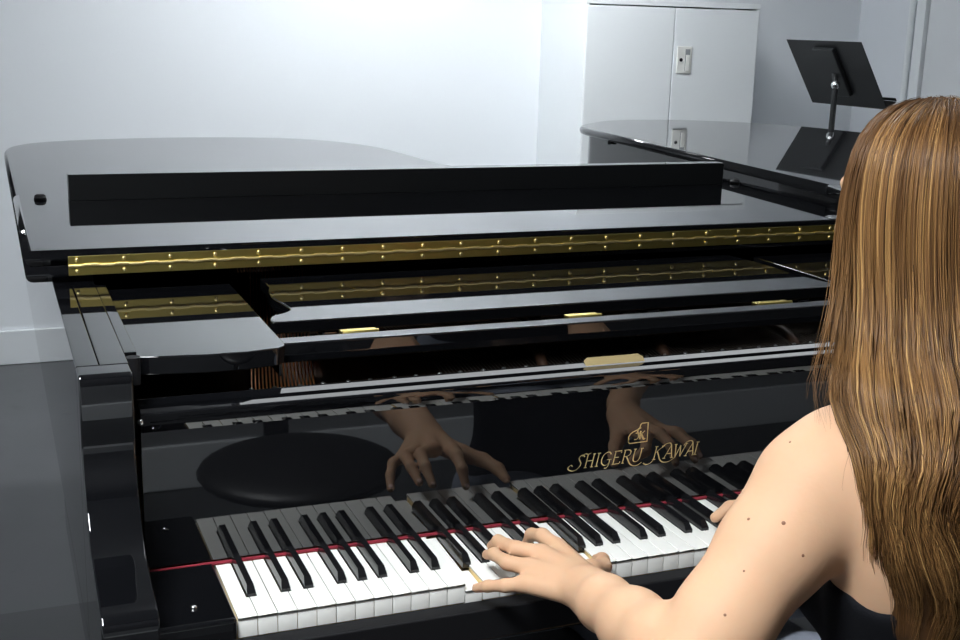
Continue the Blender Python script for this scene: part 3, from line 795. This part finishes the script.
V, F = T.mesh(2)
meshobj('tank_top', V, F, M['top'], person)

# trousers and shoes
J = Field((480, -540, -730), (920, 210, -80), 6.)
J.ell((700, -385, -178), (168, 128, 98), 30)
for sx in (-1, 1):
    J.chain([(700+sx*75, -370, -180), (700+sx*80, -200, -184), (700+sx*82, -60, -202), (700+sx*82, 40, -215)], [82, 74, 64, 58], 25)
    J.chain([(700+sx*82, 40, -215), (700+sx*80, 36, -400), (700+sx*78, 10, -630)], [58, 52, 44], 14)
X, Y, Z = J.sub((0, -9999, -9999), (9999, 9999, 9999))[1]
J.d = np.maximum(J.d, (-665-Z)+0*X+0*Y); J.d = np.maximum(J.d, (-245-Z)-1000*(Y > -225)-1000*(Z < -300)+0*X)
V, F = J.mesh(2)
meshobj('trousers', V, F, M['jeans'], person)
for sx in (-1, 1):
    H = Field((700+sx*78-70, -70, -736), (700+sx*78+70, 230, -600), 5.)
    H.cone((700+sx*78, 0, -690), (700+sx*80, 150, -705), 38, 30, 20); H.cone((700+sx*78, 8, -690), (700+sx*78, 8, -630), 40, 40, 15)
    X, Y, Z = H.sub((0, -9999, -9999), (9999, 9999, 9999))[1]
    H.d = np.maximum(H.d, (-728-Z)+0*X+0*Y); H.d = np.maximum(H.d, (Z+640)+0*X+0*Y)
    V, F = H.mesh(2); meshobj('shoe', V, F, M['shoe'], person)

# hair: a dark inner mass and several thousand wavy locks over it
HT = HC+(0, -8, 12)
def curtain(u, z):
    """point on the hair's hanging surface; u 0..1 runs from the left temple round the back to the right temple"""
    Zs = [520, 470, 400, 330, 270, 200, 120, 60]
    #      cx   cy   rx   ry   (half-ellipse facing backwards), how far the left and right ends come forwards
    C = [(679, -285, 102, 113, .12, .45), (680, -288, 102, 115, .08, .45), (681, -308, 105, 122, .10, .36), (668, -352, 136, 126, .05, .2), (664, -392, 144, 106, .0, .0), (666, -402, 136, 98, .0, -.05), (674, -402, 122, 92, .0, -.08), (682, -402, 108, 84, .0, -.1)]
    z = min(max(z, Zs[-1]), Zs[0])
    for i in range(len(Zs)-1):
        if Zs[i+1] <= z <= Zs[i]:
            t = (Zs[i]-z)/(Zs[i]-Zs[i+1]); t = t*t*(3-2*t)
            p = [a+(b-a)*t for a, b in zip(C[i], C[i+1])]; break
    a = PI-p[4]+(PI+p[4]+p[5])*u
    e = .55+.45*min(1, max(0, (z-200)/200)); sn = math.sin(a)
    return np.array((p[0]+p[2]*math.cos(a), p[1]+p[3]*math.copysign(abs(sn)**e, sn), z))
def lock(u, depth, zend, rnd, wv=None):
    """centre line of one lock: from the parting over the crown, then down the curtain"""
    pts = []; e = curtain(min(max(u, 0), 1), 520)
    part = HT+np.array((8+rnd.normal(0, 5), 45-95*(1-abs(2*u-1)), 0))
    n0 = 8
    for i in range(n0):
        t = (i+.3*rnd.random())/n0; ang = t*PI/2
        q = part[:2]*(1-math.sin(ang))+e[:2]*math.sin(ang)
        rr = math.sqrt(((q[0]-HT[0]+4)/106)**2+((q[1]-HT[1])/116)**2)
        z = HT[2]-2+(99-depth*.5)*math.sqrt(max(0, 1-min(rr, 1)**2))
        pts.append(np.array((q[0], q[1], max(z, 505))))
    if wv is None: wv = (rnd.random()*6.28, 3+rnd.random()*6, 70+rnd.random()*60)
    z = 500; ph, am, wl = wv
    dx, dy = rnd.normal(0, 4), rnd.normal(0, 4)
    while z > zend:
        f = min(1, max(0, (470-z)/240)); w = math.sin((500-z)/wl*2*PI+ph)*am*f*1.5
        p = curtain(min(max(u+.018*f*math.sin((500-z)/(wl*1.3)*2*PI+ph*1.7), 0), 1), z); o = p-np.array((690, -330, z)); o /= np.linalg.norm(o)
        pts.append(p-o*depth+o*w*.7+np.array((w*.9+dx*f, dy*f, 0))); z -= 18
    return pts
class Rnd:
    random = staticmethod(random.random); normal = staticmethod(lambda a, b: random.gauss(a, b))
core_V, core_F = None, None
Hc = Field((540, -520, 40), (850, -130, 640), 5.)
Hc.ell(HT+(0, -6, -2), (84, 100, 88), 10)
for z in range(60, 520, 12):
    for u in np.linspace(.02 if z > 330 else .06, .98, 22):
        p = curtain(u, z); o = np.array((690, -340, z))-p; o /= np.linalg.norm(o)
        Hc.cone(p+o*17, p+o*20, 9, 9, 6)
Hc.ell(hp(0, 95, -25), (66, 70, 95), 12, cut=True, rotz=YAW)
V, F = Hc.mesh(3)
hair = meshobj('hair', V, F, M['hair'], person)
LV, LF = [], []
LT = []
def add_lock(pts, r, tone=.5):
    base = sum(len(v) for v in LV); n = len(pts); P = np.array(pts)
    m = min(n-1, 15)
    for _ in range(4): P[1:m] = P[1:m]*.5+.25*(P[:m-1]+P[2:m+1])
    T = np.gradient(P, axis=0); T /= np.linalg.norm(T, axis=1)[:, None]+1e-9
    ref = np.array((.3, -.9, .2)); A = np.cross(T, ref); A /= np.linalg.norm(A, axis=1)[:, None]+1e-9; Bn = np.cross(T, A)
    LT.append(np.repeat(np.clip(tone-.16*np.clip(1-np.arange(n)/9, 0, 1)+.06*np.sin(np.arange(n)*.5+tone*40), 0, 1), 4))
    s = np.linspace(0, 1, n); w = r*np.minimum(1, .5+3*s)*np.where(s > .75, np.maximum(.12, 1-(s-.75)/.25*.9), 1)
    ring = []
    for k in range(4):
        a = k*PI/2+PI/4; ring.append(P+(A*math.cos(a)*1.0+Bn*math.sin(a)*.7)*w[:, None])
    R = np.stack(ring, 1).reshape(-1, 3); LV.append(R)
    i = np.arange(n-1)[:, None]; k = np.arange(4)[None, :]
    q = np.stack([i*4+k, i*4+(k+1) % 4, (i+1)*4+(k+1) % 4, (i+1)*4+k], -1).reshape(-1, 4)+base
    LF.append(q)
for c in range(330):
    u0 = random.random(); d0 = random.random()**1.4*13; zend = 70+random.random()*75+(60*random.random() if u0 < .1 else 0)
    wv = (.9*math.sin(u0*6)+2.6*u0+random.gauss(0, .3), 5+random.random()*6, 165+random.gauss(0, 8)); N = 20+int(random.random()*12)
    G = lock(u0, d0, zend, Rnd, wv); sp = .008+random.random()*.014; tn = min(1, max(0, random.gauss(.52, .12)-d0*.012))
    for k in range(N):
        wk = (wv[0]+random.gauss(0, .18), wv[1]*(.8+.4*random.random()), wv[2]*(1+random.gauss(0, .012)))
        P = lock(min(1, max(0, u0+random.gauss(0, sp))), d0+random.gauss(0, 2.5), zend, Rnd, wk); n = min(len(P), len(G)); m = n-int(random.random()*7)
        P = [P[q]*(1-.65*(q/n)**1.6)+G[q]*.65*(q/n)**1.6 for q in range(max(m, 14))] if n >= 14 else P
        add_lock(P, .5+random.random()*.8, tn+random.gauss(0, .15))
# loose strands in front of the left shoulder and fly-aways
for i in range(70):
    u = -.04+random.random()*.1; r = Rnd; pts = lock(max(u, 0), -2-random.random()*5, 285+random.random()*70, r)
    f = random.random(); m = len(pts)
    pts = [p+np.array((-26*f*max(0, (j-9)/m)*1.6, 18*f*max(0, (j-9)/m), 0)) for j, p in enumerate(pts)]
    add_lock(pts, .45+random.random()*.4)
for i in range(60):
    pts = lock(random.random(), -5-random.random()*6, 150+random.random()*200, Rnd); add_lock(pts, .35)
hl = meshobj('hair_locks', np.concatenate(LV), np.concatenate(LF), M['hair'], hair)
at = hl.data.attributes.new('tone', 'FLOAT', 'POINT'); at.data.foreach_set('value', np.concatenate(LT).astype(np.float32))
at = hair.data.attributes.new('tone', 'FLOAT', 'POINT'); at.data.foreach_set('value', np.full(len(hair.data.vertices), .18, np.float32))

# ------------------------------------------------------------------ camera, world, view
cam = bpy.data.cameras.new('camera'); co = link(bpy.data.objects.new('camera', cam))
cam.sensor_width = 36; cam.lens = 45.765; cam.clip_start = .05
r = Vector((.928386, -.370595, .027553)); u = Vector((.062524, .228854, .971451)); f = Vector((.366321, .900158, -.235636))
R = Matrix((r, u, -f)).transposed().to_4x4(); R.translation = (-.23489, -1.29247, 1.40370)
co.matrix_world = R
bpy.context.scene.camera = co
w = bpy.data.worlds.new('world'); bpy.context.scene.world = w; w.use_nodes = True
w.node_tree.nodes['Background'].inputs[0].default_value = (.5, .55, .6, 1); w.node_tree.nodes['Background'].inputs[1].default_value = .1
sc = bpy.context.scene
sc.view_settings.view_transform = 'Standard'; sc.view_settings.look = 'None'; sc.view_settings.gamma = 1; sc.view_settings.use_curve_mapping = False
sc.view_settings.exposure = 0.15
